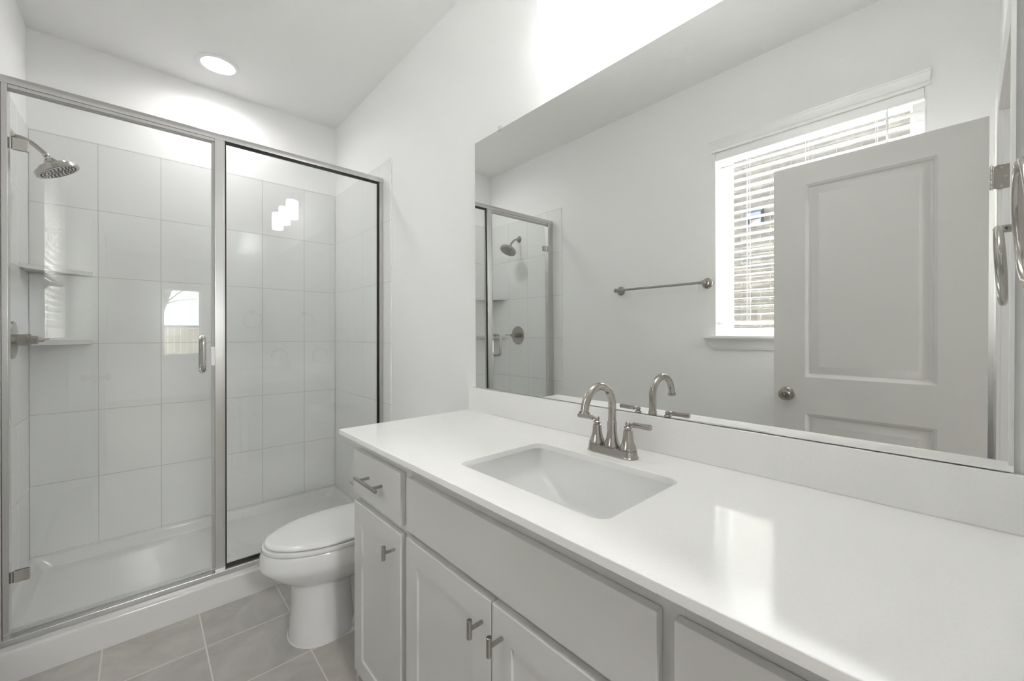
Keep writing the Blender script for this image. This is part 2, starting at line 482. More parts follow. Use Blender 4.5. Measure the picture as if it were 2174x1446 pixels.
# jamb leaves of the hinges, strike
def hinge_leaf(z, parent):
    b = bmesh.new()
    pts = rrect(-0.124, -0.078, z - 0.0445, z + 0.0445, 0.012, 5)
    prism([(p[0], p[1]) for p in pts], 'x', DX0, DX0 + 0.0014, b)
    for k in range(5):
        z0 = z - 0.0445 + 0.089 * k / 5
        cyl((DX0 + 0.002, -0.0745, z0 + 0.0006), (DX0 + 0.002, -0.0745, z0 + 0.0172), 0.0052, 16, b, bev=0.0008)
    o = struct('hinge', b, NICK, parent)
    o['label'] = 'brushed nickel hinge leaf'
    s = bmesh.new()
    for (dy, dz) in ((-0.098, 0.034), (-0.108, 0.0), (-0.098, -0.034)):
        lathe([(0.0045, 0), (0.0045, 0.0006), (0.002, 0.0006), (0.0018, 0.0001), (0, 0.0001)], (DX0 + 0.0014, dy, z + dz), (1, 0, 0), 16, s)
    struct('screws', s, CHRM2, o)
hinge_leaf(1.800, trim1); hinge_leaf(0.24, trim1)
struct('strike_plate', prism(rrect(-0.135, -0.093, 0.885, 0.955, 0.008, 4), 'x', DX1 - 0.0012, DX1), NICK, trim1)

# the door slab, open at a right angle; two moulded panels each face
DFX = -1.2924; DBX = DFX - 0.035; DY0, DY1 = -0.068, 0.644; DZ0, DZ1 = 0.012, 2.0348
YC = [DY0, 0.065, 0.511, DY1]; ZC = [DZ0, 0.245, 0.833, 1.008, 1.934, DZ1]
def door_face(b, x, s):
    """face with two recessed moulded panels; x = face plane, s = outward direction (+1 or -1)"""
    def V(y, z, d=0.0): return b.verts.new((x + s * d, y, z))
    steps = [(0, 0), (0.004, -0.002), (0.010, -0.0045), (0.016, -0.0105), (0.019, -0.0115), (0.024, -0.0115), (0.052, -0.0035), (0.056, -0.0028)]
    for i in range(3):
        for j in range(5):
            y0, y1, z0, z1 = YC[i], YC[i + 1], ZC[j], ZC[j + 1]
            if i == 1 and j in (1, 3):
                prev = None
                for ins, d in steps:
                    c = [V(y0 + ins, z0 + ins, d), V(y1 - ins, z0 + ins, d), V(y1 - ins, z1 - ins, d), V(y0 + ins, z1 - ins, d)]
                    if prev:
                        for k in range(4): b.faces.new((prev[k], prev[(k + 1) % 4], c[(k + 1) % 4], c[k]))
                    prev = c
                b.faces.new(prev)
            else:
                b.faces.new([V(y0, z0), V(y1, z0), V(y1, z1), V(y0, z1)])
b = bmesh.new()
door_face(b, DFX, 1); door_face(b, DBX, -1)
for y in (DY0, DY1):
    for j in range(5):
        b.faces.new([b.verts.new(p) for p in ((DFX, y, ZC[j]), (DBX, y, ZC[j]), (DBX, y, ZC[j + 1]), (DFX, y, ZC[j + 1]))])
for z in (DZ0, DZ1):
    for i in range(3):
        b.faces.new([b.verts.new(p) for p in ((DFX, YC[i], z), (DFX, YC[i + 1], z), (DBX, YC[i + 1], z), (DBX, YC[i], z))])
bmesh.ops.remove_doubles(b, verts=b.verts[:], dist=1e-5)
door = struct('door_1', b, DOORP, angle=20)
KY, KZ = 0.584, 0.922
def knob(face, s):
    b = lathe([(0.0325, 0), (0.0325, 0.003), (0.030, 0.006), (0.022, 0.009), (0.013, 0.011), (0.012, 0.022), (0.018, 0.027), (0.0255, 0.034),
               (0.0285, 0.042), (0.0275, 0.050), (0.0225, 0.056), (0.016, 0.0575), (0.0125, 0.0565), (0.0105, 0.053), (0.0085, 0.0525), (0.006, 0.056), (0.003, 0.0575), (0, 0.0575)],
              (face, KY, KZ), (s, 0, 0), 48)
    o = struct('door_knob', b, brushed_dark, door); return o
brushed_dark = brushed('aged_nickel', (0.34, 0.32, 0.29), 0.2)
knob(DFX, 1); knob(DBX, -1)
struct('latch_plate', bx((DFX + DBX) / 2 - 0.012, (DFX + DBX) / 2 + 0.012, DY1, DY1 + 0.001, 0.89, 0.95), NICK, door)

# ------------------------------------------------------------------ bathroom window with blind
b = bmesh.new()
FXW = -1.618
bx(-1.66, -1.585, OY0 - 0.0, OY0 + 0.05, OZ0, OZ1, 0.002, 1, b); bx(-1.66, -1.585, OY1 - 0.05, OY1, OZ0, OZ1, 0.002, 1, b)
bx(-1.66, -1.585, OY0 + 0.05, OY1 - 0.05, OZ0, OZ0 + 0.035, 0.002, 1, b); bx(-1.66, -1.585, OY0 + 0.05, OY1 - 0.05, OZ1 - 0.03, OZ1, 0.002, 1, b)
win = struct('window_1', b, VINYL)
b = bmesh.new()
frame_bm('x', OY0 + 0.035, OY1 - 0.035, OZ0 + 0.02, OZ1 - 0.015, 0.022, -1.640, -1.608, b)
struct('sash', b, VINYL, win)
struct('pane', bx(-1.628, -1.624, OY0 + 0.055, OY1 - 0.055, OZ0 + 0.04, OZ1 - 0.035), WGLASS, win)
# jamb liners (white returns)
b = bmesh.new()
bx(-1.585, -W + 0.001, OY0 - 0.001, OY0 + 0.004, OZ0, OZ1, bm=b); bx(-1.585, -W + 0.001, OY1 - 0.004, OY1 + 0.001, OZ0, OZ1, bm=b)
bx(-1.585, -W + 0.001, OY0, OY1, OZ1 - 0.004, OZ1 + 0.001, bm=b)
struct('jamb_liner', b, TRIM, win)
# stool with moulded apron
prof = [(-1.585, 1.2055), (-1.4490, 1.2055), (-1.4440, 1.2020), (-1.4440, 1.1900), (-1.4480, 1.1850), (-1.4560, 1.1840), (-1.4560, 1.1800), (-1.4640, 1.1720), (-1.4740, 1.1540),
        (-1.4790, 1.1400), (-1.4800, 1.1340), (-1.4830, 1.1330), (-1.4830, 1.1250), (-1.4983, 1.1240), (-1.4983, 1.2000), (-1.585, 1.2000)]
b = bmesh.new()
loft([[Vector((x, (OY0 if x < -1.4984 else 0.063 + max(0, (1.19 - z)) * 0.55), z)) for x, z in prof],
      [Vector((x, (OY1 if x < -1.4984 else 1.064 - max(0, (1.19 - z)) * 0.55), z)) for x, z in prof]], b)
struct('window_stool', b, TRIM, win)
# crown head trim
prof = [(-1.4983, 2.306), (-1.487, 2.306), (-1.484, 2.312), (-1.484, 2.320), (-1.488, 2.324), (-1.486, 2.335), (-1.476, 2.350), (-1.470, 2.356), (-1.470, 2.362), (-1.466, 2.366), (-1.466, 2.374), (-1.4983, 2.376)]
b = bmesh.new()
loft([[Vector((x, 0.100 - (x + 1.4983) * 0.2, z)) for x, z in prof], [Vector((x, 1.028 + (x + 1.4983) * 0.4, z)) for x, z in prof]], b)
struct('head_trim', b, TRIM, win)

bl = thing('window_blind', (-1.53, 0.5635, 1.26), 'white two-inch faux wood slat blind hanging open in the bathroom window', 'blind')
obj('headrail', bx(-1.565, -1.506, OY0 + 0.006, OY1 - 0.006, 2.268, 2.307, 0.002), HRAIL, bl)
obj('valance', bx(-1.506, -1.5015, OY0 + 0.005, OY1 - 0.005, 2.258, 2.306, 0.0015), HRAIL, bl)
b = bmesh.new()
z = 2.212; zs = []
while z > 1.31:
    zs.append(z); z -= 0.0463
for z in zs:
    # gently crowned slat
    yA, yB = OY0 + 0.008, OY1 - 0.008
    pts = [(-1.505, z), (-1.517, z + 0.0006), (-1.530, z + 0.0009), (-1.543, z + 0.0006), (-1.555, z), (-1.555, z - 0.0019), (-1.543, z - 0.0013), (-1.530, z - 0.0010), (-1.517, z - 0.0013), (-1.505, z - 0.0019)]
    prism(pts, 'y', yA, yB, b)
obj('slats', b, BLIND, bl, 50)
obj('bottom_rail', bx(-1.556, -1.504, OY0 + 0.008, OY1 - 0.008, 1.268, 1.288, 0.003), BLIND, bl)
for yc in (0.84, 0.557, 0.278):
    b = bmesh.new()
    cyl((-1.5035, yc, 1.27), (-1.5035, yc, 2.27), 0.0007, 6, b); cyl((-1.5565, yc, 1.27), (-1.5565, yc, 2.27), 0.0007, 6, b)
    cyl((-1.530, yc + 0.004, 1.27), (-1.530, yc + 0.004, 2.27), 0.0009, 6, b)
    obj('ladder_cord', b, BLIND, bl)
b = cyl((-1.494, 0.238, 1.62), (-1.494, 0.238, 2.245), 0.0042, 6)
cyl((-1.494, 0.238, 2.245), (-1.503, 0.238, 2.262), 0.0015, 8, b)
obj('tilt_wand', b, BLIND, bl)
obj('pull_cord', tube([(-1.500, 0.905, 1.30), (-1.496, 0.905, 1.275), (-1.494, 0.895, 1.268), (-1.495, 0.875, 1.273), (-1.499, 0.86, 1.28)], 0.0012, 8), BLIND, bl)

# neighbour's brick wall and vent
hs = thing('neighbor_house', (-4.4, 1.2, -0.4), 'tan brick wall of the neighboring house seen through the blind', 'house')
obj('brick_wall', bx(-4.6, -4.3, -7, 9, -0.4, 3.55), BRICK, hs)
obj('roof_edge', bx(-4.9, -4.22, -7, 9, 3.5505, 3.68), VINYL, hs)
b = bmesh.new()
# hood: sloping top, open bottom
prism([(-4.3, 2.66), (-4.19, 2.60), (-4.19, 2.54), (-4.3, 2.54)], 'y', 1.592, 1.752, b)
bx(-4.3, -4.20, 1.592, 1.606, 2.48, 2.545, bm=b); bx(-4.3, -4.20, 1.738, 1.752, 2.48, 2.545, bm=b)
v = obj('wall_vent', b, VENT, hs); v['label'] = 'blue-grey hooded wall vent'
obj('vent_louvre', bx(-4.3, -4.285, 1.606, 1.738, 2.475, 2.54, 0.002), VENTD, v)
g = obj('ground', bx(-12, 12, -30, 12, -0.5, -0.4), GRASS); g['kind'] = 'structure'
g = obj('path', bx(-4.3, -1.66, -7, 9, -0.3999, -0.37), CONC); g['kind'] = 'structure'

# ------------------------------------------------------------------ vanity cabinet
FX = -0.540; FF = -0.521; CT = 0.8994; CB = 0.8832
van = thing('vanity_cabinet', (-0.26, 0.68, 0), 'long grey painted vanity cabinet with shaker doors under the white countertop', 'cabinet')
b = bmesh.new()
YL_, YR_ = 1.438, YW + 0.002
bx(FF + 0.019, -0.002, YR_, YL_, 0.0725, 0.72, bm=b)          # carcass below the bowl
bx(FF + 0.019, -0.002, 0.90, YL_, 0.72, CB, bm=b); bx(FF + 0.019, -0.002, YR_, 0.40, 0.72, CB, bm=b)
bx(FF + 0.075, -0.002, YR_, YL_ - 0.001, 0.0, 0.0725, bm=b)   # toe kick
bx(FF, FF + 0.0195, 1.4385, YL_ - 0.0008, 0.0, CB, bm=b)
bx(FF, FF + 0.075, YL_ - 0.018, YL_, 0.0, 0.09, bm=b)
obj('carcass', b, CAB, van)
# face frame: stiles and rails
b = bmesh.new()
for y0, y1 in ((YL_ - 0.038, YL_), (1.036, 1.076), (0.256, 0.296), (YR_, YR_ + 0.04)):
    bx(FF, FF + 0.019, y0, y1, 0.0725, CB - 0.0005, 0.0006, 1, b)
for z0, z1 in ((0.82, CB - 0.0005), (0.655, 0.692), (0.0725, 0.11)):
    for y0, y1 in ((1.076, YL_ - 0.038), (0.296, 1.036), (YR_ + 0.04, 0.256)):
        bx(FF + 0.0004, FF + 0.019, y0, y1, z0, z1, 0.0, 1, b)
bx(FF + 0.0004, FF + 0.019, 0.642, 0.684, 0.11, 0.655, bm=b)
obj('face_frame', b, CAB, van)
def slab(name, y0, y1, z0, z1):
    return obj(name, bx(FX, FF - 0.0008, y0, y1, z0, z1, 0.0022, 2), CAB, van)
def shaker(y0, y1, z0, z1, st=0.0615):
    b = bmesh.new()
    xb = FF - 0.0008
    def ring(ins, x): return [Vector((x, y0 + ins, z0 + ins)), Vector((x, y1 - ins, z0 + ins)), Vector((x, y1 - ins, z1 - ins)), Vector((x, y0 + ins, z1 - ins))]
    loft([ring(0, xb), ring(0, FX + 0.002), ring(0.002, FX), ring(st, FX), ring(st + 0.0006, FX + 0.0062)], b)
    return obj('cabinet_door', b, CAB, van, 25)
HR = 0.0058
def bar_pull(p, yc, zc):
    b = cyl((FX - 0.034, yc - 0.080, zc), (FX - 0.034, yc + 0.080, zc), HR, 20, bev=0.0008)
    for s in (-1, 1): cyl((FX - 0.034, yc + s * 0.048, zc), (FX - 0.0001, yc + s * 0.048, zc), 0.0048, 16, b)
    obj('handle', b, NICK, p)
def t_knob(p, yc, zc):
    b = cyl((FX - 0.034, yc, zc - 0.020), (FX - 0.034, yc, zc + 0.020), HR, 20, bev=0.0008)
    cyl((FX - 0.034, yc, zc), (FX - 0.0001, yc, zc), 0.0046, 16, b)
    obj('handle', b, NICK, p)
d = slab('drawer_front', 1.072, 1.418, 0.685, 0.835); bar_pull(d, 1.240, 0.7665)
d = slab('false_drawer_front', 0.289, 1.039, 0.687, 0.834)
d = slab('drawer_front', -0.078, 0.264, 0.685, 0.836); bar_pull(d, 0.093, 0.7665)
d = shaker(1.070, 1.411, 0.0755, 0.661); t_knob(d, 1.106, 0.607)
d = shaker(0.6655, 1.039, 0.0755, 0.667); t_knob(d, 0.694, 0.6105)
d = shaker(0.289, 0.6620, 0.0755, 0.667); t_knob(d, 0.628, 0.6105)
d = shaker(-0.078, 0.264, 0.0755, 0.661); t_knob(d, 0.225, 0.607)

# ------------------------------------------------------------------ countertop, backsplash, sink
SX0, SX1, SY0, SY1 = -0.480, -0.180, 0.424, 0.874
TH_ = CT - CB
ctop = thing('countertop', (-0.287, 0.69, CB), 'glossy white quartz countertop with undermount sink cutout on the grey vanity', 'countertop')
b = bmesh.new()
def loop(pts, z): return [b.verts.new((p[0], p[1], z)) for p in pts]
e = 0.0022
outer = [(-0.5727, YR_ - 0.001), (-0.001, YR_ - 0.001), (-0.001, 1.4657), (-0.5727, 1.4657)]
outer_in = [(-0.5727 + e, YR_ - 0.001 + e), (-0.001 - e, YR_ - 0.001 + e), (-0.001 - e, 1.4657 - e), (-0.5727 + e, 1.4657 - e)]
inner = rrect(SX0, SX1, SY0, SY1, 0.028, 8)
cxs, cys = (SX0 + SX1) / 2, (SY0 + SY1) / 2
inner_out = rrect(SX0 - e, SX1 + e, SY0 - e, SY1 + e, 0.028 + e, 8)
def conn(A, B):
    n = len(A)
    for k in range(n): b.faces.new((A[k], A[(k + 1) % n], B[(k + 1) % n], B[k]))
ot = loop(outer_in, CT); om = loop(outer, CT - e); ob = loop(outer, CB)
it = loop(inner_out, CT); im = loop(inner, CT - e); ib = loop(inner, CB)
conn(ot, om); conn(om, ob); conn(it, im); conn(im, ib)
def fill(A, B):
    es = []
    for L in (A, B):
        for k in range(len(L)):
            ed = b.edges.get((L[k], L[(k + 1) % len(L)])) or b.edges.new((L[k], L[(k + 1) % len(L)]))
            es.append(ed)
    bmesh.ops.triangle_fill(b, use_beauty=True, use_dissolve=False, edges=es)
fill(ot, it); fill(ob, ib)
obj('slab', b, QUARTZ, ctop, 60)
obj('backsplash', bx(-0.0189, -0.0005, YR_, 1.4657, CT + 0.0003, 0.9989, 0.0015, 2), QUARTZ, ctop)
obj('caulk_bead', bx(-0.0208, -0.0189, YR_, 1.4657, CT + 0.0002, CT + 0.0022), CAULK, ctop)

sk = thing('sink', (cxs, cys, 0.72), 'white rectangular undermount porcelain sink set below the countertop', 'sink')
b = bmesh.new()
# bowl as a height field: ledge under the counter, near-vertical walls, ends that ramp down to a flat middle
NX, NY = 30, 60
BX0, BX1, BY0, BY1 = SX0 - 0.006, SX1 + 0.006, SY0 - 0.006, SY1 + 0.006
def bowl_z(x, y):
    dy = min(y - BY0, BY1 - y); dx = min(x - BX0, BX1 - x)
    # ramp profile along y
    t = dy - 0.016
    if t < 0: ramp = 0.812
    else:
        ramp = 0.812 - 0.72 * t
        flat = 0.742
        if ramp < flat + 0.02: # soft join
            q = (flat + 0.02 - ramp) / 0.08
            ramp = flat + 0.02 * math.exp(-q * 3.2)
    # side walls
    cx = max(0.0, 1 - dx / 0.022); cy = max(0.0, 1 - dy / 0.022)
    rr = min(1.0, math.hypot(cx, cy))
    wall = 1 - math.sqrt(max(0, 1 - rr ** 2.4))
    return ramp + (CB - 0.0008 - ramp) * wall
xsn = [BX0 + (BX1 - BX0) * i / NX for i in range(NX + 1)]
def warp(a0, a1, n, m=9, wd=0.022):
    L = [a0 + wd * (1 - math.cos(PI / 2 * i / m)) for i in range(m)]
    mid = [a0 + wd + (a1 - a0 - 2 * wd) * i / n for i in range(n + 1)]
    return L + mid + [a1 - (v - a0) for v in reversed(L)]
xs_, ys_ = warp(BX0, BX1, 16), warp(BY0, BY1, 44)
G = [[b.verts.new((x, y, bowl_z(x, y))) for y in ys_] for x in xs_]
for i in range(len(xs_) - 1):
    for j in range(len(ys_) - 1):
        b.faces.new((G[i][j], G[i + 1][j], G[i + 1][j + 1], G[i][j + 1]))
# flange under the stone and an outer shell
rim = [(BX0, BY0), (BX1, BY0), (BX1, BY1), (BX0, BY1)]
r0 = [G[0][0], G[-1][0], G[-1][-1], G[0][-1]]
obj('bowl', b, SINKM, sk, 60)
b = bmesh.new()
loft([[Vector((p[0], p[1], z_)) for p in rrect(BX0 - o_, BX1 + o_, BY0 - o_, BY1 + o_, 0.03 + o_, 6)] for o_, z_ in ((0.0, CB - 0.0006), (0.010, CB - 0.0006), (0.010, CB - 0.009), (0.006, 0.80), (0.0, 0.742), (-0.05, 0.725))], b, cap0=False)
obj('outer_shell', b, SINKM, sk, 60)
obj('drain', lathe([(0.0, 0.0025), (0.018, 0.003), (0.020, 0.001), (0.024, 0.001), (0.030, 0.002), (0.0315, 0.0)], (cxs + 0.03, cys, 0.7425), (0, 0, 1), 32, cap=False), CHRM2, sk)

# ------------------------------------------------------------------ faucet
fy, fx_ = 0.650, -0.1185
fc = thing('faucet', (fx_, fy, CT), 'brushed nickel two-handle centerset faucet with arched spout behind the sink', 'faucet')
def stad(hx, hy, r, n=10):
    pts = []
    for cy, a0 in ((fy + hy - r, 0), (fy - hy + r, PI)):
        for i in range(n + 1):
            a = a0 + PI * i / n; pts.append((fx_ + hx * math.cos(a), cy + r * math.sin(a)))
    return pts
b = bmesh.new()
loft([[Vector((p[0], p[1], CT + z_)) for p in stad(hx, hy, r)] for z_, hx, hy, r in
      ((0.0002, 0.0265, 0.0785, 0.0265), (0.003, 0.0265, 0.0785, 0.0265), (0.0045, 0.0250, 0.0765, 0.025), (0.017, 0.0235, 0.0745, 0.0235), (0.0205, 0.0225, 0.0735, 0.0225), (0.0215, 0.020, 0.071, 0.020))], b)
obj('base_plate', b, NICK, fc, 40)
zb = CT + 0.0216
obj('spout_collar', lathe([(0.0222, 0), (0.0222, 0.004), (0.0205, 0.008), (0.0168, 0.018), (0.0142, 0.032), (0.0130, 0.046), (0.0128, 0.068), (0.0120, 0.069), (0.0, 0.069)], (fx_, fy, zb), (0, 0, 1), 40), NICK, fc)
ra = 0.0612; zc = 1.0305
path = [(fx_, fy, zb + 0.06), (fx_, fy, zb + 0.09), (fx_, fy, zc - 0.01)] + arc((fx_ - ra, fy, zc), (1, 0, 0), (0, 0, 1), ra, 0, PI * 0.96, 26)
L = path[-1]; dr = (Vector(path[-1]) - Vector(path[-2])).normalized()
path.append(Vector(L) + dr * 0.010)
obj('spout', tube(path, 0.0108, 28), NICK, fc)
obj('spout_tip', lathe([(0.0116, 0), (0.0136, 0.001), (0.0140, 0.006), (0.0130, 0.0075), (0.009, 0.0075), (0.0085, 0.005), (0, 0.005)], Vector(L) + dr * 0.006, dr, 32), NICK, fc)
for s in (-1, 1):
    hy_ = fy + s * 0.0505
    body = obj('handle_body', lathe([(0.0225, 0), (0.0225, 0.0045), (0.0205, 0.009), (0.0165, 0.018), (0.0138, 0.030), (0.0126, 0.044), (0.0118, 0.052), (0.0090, 0.054), (0.0090, 0.057), (0.0112, 0.0585), (0.0112, 0.061), (0.0085, 0.063), (0, 0.063)],
                                         (fx_, hy_, zb), (0, 0, 1), 40), NICK, fc)
    zt = zb + 0.0685
    b = lathe([(0, -0.0075), (0.004, -0.0066), (0.0068, -0.0035), (0.0078, 0), (0.0068, 0.0038), (0.004, 0.0066), (0, 0.0076)], (fx_, hy_, zt), (0, 0, 1), 28)
    cyl((fx_, hy_, zt), (fx_, hy_ + s * 0.018, zt + 0.0005), 0.0032, 16, b)
    lathe([(0.0038, 0.013), (0.0066, 0.0155), (0.0066, 0.030), (0.0074, 0.062), (0.0074, 0.066), (0.0060, 0.0675), (0, 0.0675)], (fx_, hy_, zt), (0, s, 0.01), 28, b)
    obj('lever', b, NICK, fc)

# ------------------------------------------------------------------ mirror
my, mt = R(-0.3782), R(0.397)
mn = Vector((1, math.tan(my), math.tan(mt))); mn.normalize()
mc = Vector((-0.0085, 0.7, 1.0))
def mx(y, z, off=0.0): return Vector((mc.x - ((y - mc.y) * mn.y + (z - mc.z) * mn.z) / mn.x, y, z)) + mn * off
MY0, MY1, MZ0, MZ1 = -0.0674, 1.4306, 1.0011, 2.062
corn = [(MY0, MZ0), (MY1, MZ0), (MY1, MZ1), (MY0, MZ1)]
mir = thing('mirror', (-0.008, 0.68, MZ0), 'large frameless wall mirror standing on the white backsplash above the vanity', 'mirror')
b = bmesh.new()
b.faces.new([b.verts.new(mx(y, z)) for y, z in corn])
ins = 0.0
o = obj('reflective_face', b, MIRROR, mir)
b = bmesh.new()
A = [mx(y, z, 0.0003) for y, z in corn]; B = [mx(y, z, 0.0042) for y, z in corn]
B = [Vector((min(p.x, -0.0004), p.y, p.z)) for p in B]
loft([A, B], b)
obj('glass_edge', b, EDGE, mir)
for yc in (1.262, 0.25):
    p = mx(yc, MZ1)
    b = bx(p.x - 0.004, -0.0002, yc - 0.007, yc + 0.007, MZ1 - 0.006, MZ1 + 0.014, 0.0015)
    cyl((p.x - 0.0055, yc, MZ1 + 0.006), (p.x - 0.003, yc, MZ1 + 0.006), 0.003, 12, b)
    obj('mirror_clip', b, CLIP, mir)

# ------------------------------------------------------------------ vanity light
vl = thing('vanity_light', (-0.02, 0.6175, 2.43), 'three-light vanity fixture with frosted white cylinder shades above the mirror', 'wall light')
obj('back_plate', bx(-0.022, -0.0003, 0.5375, 0.6975, 2.385, 2.505, 0.006), NICK, vl)
b = cyl((-0.055, 0.34, 2.445), (-0.055, 0.895, 2.445), 0.009, 20)
cyl((-0.02, 0.6175, 2.445), (-0.055, 0.6175, 2.445), 0.012, 20, b)
obj('bar', b, NICK, vl)
for yc in (0.865, 0.6175, 0.370):
    b = tube([(-0.055, yc, 2.445), (-0.10, yc, 2.446), (-0.125, yc, 2.437), (-0.13, yc, 2.415), (-0.13, yc, 2.385)], 0.007, 16)
    lathe([(0.022, 0), (0.024, 0.006), (0.024, 0.022), (0.01, 0.028)], (-0.13, yc, 2.372), (0, 0, 1), 32, b)
    arm = obj('arm', b, NICK, vl)
    b = lathe([(0.020, 0.156), (0.0435, 0.156), (0.0485, 0.150), (0.0485, 0.008), (0.0470, 0.001), (0.0445, 0.0), (0.0430, 0.003), (0.0430, 0.10)], (-0.13, yc, 2.216), (0, 0, 1), 40, cap=False)
    obj('lamp_shade', b, SHADE, vl)
    b = lathe([(0, 0.012), (0.014, 0.017), (0.026, 0.035), (0.028, 0.055), (0.017, 0.10), (0.013, 0.15)], (-0.13, yc, 2.216), (0, 0, 1), 24)
    obj('bulb', b, BULBM, vl)

# ------------------------------------------------------------------ recessed light
rl = thing('recessed_light', (-0.751, 2.875, H - 0.012), 'round recessed ceiling light glowing above the shower', 'ceiling light')
obj('trim_ring', lathe([(0.098, 0.0), (0.097, -0.004), (0.082, -0.009), (0.074, -0.006), (0.074, 0.0)], (-0.751, 2.875, H - 0.0004), (0, 0, 1), 64, cap=False), TRIM, rl)
obj('lens', lathe([(0.0738, 0), (0.0738, 0.004), (0, 0.004)], (-0.751, 2.875, H - 0.0085), (0, 0, 1), 64), LENS, rl)

# ------------------------------------------------------------------ shower pan
pan = thing('shower_pan', (-0.75, 2.72, 0), 'white acrylic shower pan with raised front curb', 'shower pan')
X0, X1 = -W + 0.001, -0.001
b = bmesh.new()
cp = [(2.2611, 0.0), (2.2655, 0.060), (2.2680, 0.098), (2.2700, 0.1045), (2.2735, 0.1073), (2.279, 0.1080), (2.326, 0.1015), (2.3455, 0.0968), (2.400, 0.0962), (2.408, 0.094), (2.414, 0.086), (2.428, 0.052), (2.440, 0.046), (2.440, 0.0)]
prism(cp, 'x', X0, X1, b)
obj('curb', b, ACRY, pan, 40)
b = bmesh.new()
# basin: rim following the three tiled walls, sloping down to the floor
def pring(o_, z_, r): return [Vector((p[0], p[1], z_)) for p in rrect(X0 + o_, X1 - o_, 2.41 + (o_ * 0.25), YS + TT - 0.001 - o_, max(r, 0.004), 6)]
loft([pring(0.0, 0.0, 0.004), pring(0.0, 0.092, 0.004), pring(0.018, 0.092, 0.01), pring(0.030, 0.088, 0.02), pring(0.036, 0.080, 0.03), pring(0.058, 0.050, 0.045), pring(0.070, 0.044, 0.05), pring(0.30, 0.036, 0.09)], b)
obj('basin', b, ACRY, pan, 50)

# ------------------------------------------------------------------ shower enclosure
en = thing('shower_enclosure', (-0.75, YF, 0.097), 'framed glass shower enclosure with hinged door and fixed side panel', 'shower enclosure')
ZS = 0.0972; ZH0, ZH1 = 2.140, 2.1715
# header: half-round front
pts = [(YF, ZH0), (YF - 0.001, 2.150), (YF, 2.160), (YF + 0.004, 2.168), (YF + 0.010, ZH1), (YF + 0.034, ZH1), (YF + 0.040, 2.166), (YF + 0.042, 2.150), (YF + 0.042, ZH0)]
obj('header', prism(pts, 'x', -W + TT + 0.0002, -TT + 0.006), CHRM, en, 50)
obj('header_channel', bx(-1.431, -0.826, YF + 0.008, YF + 0.030, 2.122, ZH0 - 0.0005, 0.001), GASK, en)
obj('header_strip', bx(-1.431, -0.826, YF + 0.003, YF + 0.0075, 2.1265, ZH0 - 0.0005, 0.0005), CHRM, en)
pts = [(YF - 0.0005, ZS), (YF - 0.0185, 0.1020), (YF - 0.0185, 0.121), (YF - 0.015, 0.1245), (YF - 0.002, ZS + 0.0285), (YF + 0.004, ZS + 0.030), (YF + 0.010, ZS + 0.030), (YF + 0.010, ZS + 0.023), (YF + 0.016, ZS + 0.023), (YF + 0.016, ZS + 0.028), (YF + 0.022, ZS + 0.028), (YF + 0.042, ZS + 0.012), (YF + 0.042, ZS)]
obj('sill_track', prism(pts, 'x', -W + TT + 0.0002, -TT - 0.0002), CHRM, en, 50)
ZJ0 = ZS + 0.0005
b = bx(-1.447, -1.431, YF - 0.0005, YF + 0.040, ZJ0, ZH0 - 0.0002, 0.0015)
bx(-W + TT + 0.0002, -1.4485, YF + 0.002, YF + 0.042, ZJ0, ZH0 - 0.0002, 0.0015, 2, b)
obj('jamb', b, CHRM, en)
b = bx(-0.0335, -TT - 0.0002, YF + 0.0005, YF + 0.041, ZJ0, ZH0 - 0.0002, 0.0015)
obj('jamb', b, CHRM, en)
b = bx(-0.826, -0.7915, YF - 0.0002, YF + 0.041, ZS + 0.012, ZH0 - 0.0002, 0.0015)
bx(-0.7925, -0.7865, YF + 0.003, YF + 0.040, ZS + 0.024, ZH0 - 0.0002, 0.0008, 1, b)
obj('mullion', b, CHRM, en)
b = bx(-0.8395, -0.8262, YF + 0.010, YF + 0.014, ZS + 0.040, ZH0 - 0.02, 0.0008)
bx(-0.834, -0.8262, YF + 0.014, YF + 0.026, ZS + 0.040, ZH0 - 0.02, 0.0008, 1, b)
obj('door_seal', b, CLEARV, en)
obj('magnet_strip', bx(-0.8375, -0.8262, YF + 0.004, YF + 0.0085, ZS + 0.040, ZH0 - 0.02, 0.0005), GASK, en)
obj('strike', bx(-0.8400, -0.8262, YF + 0.0018, YF + 0.0095, 1.085, 1.172, 0.001), TRIM, en)
# fixed panel
GY0, GY1 = YF + 0.016, YF + 0.022
fp = obj('fixed_panel', bx(-0.785, -0.040, GY0, GY1, ZS + 0.030, ZH0 - 0.006), GLASS, en)
b = bmesh.new()
gy0, gy1 = YF + 0.007, YF + 0.0155
bx(-0.7865, -0.781, gy0, gy1, ZS + 0.030, ZH0, bm=b); bx(-0.0445, -0.0336, gy0, gy1, ZS + 0.030, ZH0, bm=b)
bx(-0.781, -0.0445, gy0, gy1, ZS + 0.0235, ZS + 0.042, bm=b); bx(-0.781, -0.0445, gy0, gy1, ZH0 - 0.012, ZH0, bm=b)
obj('gasket', b, BLK, fp)
b = bmesh.new()
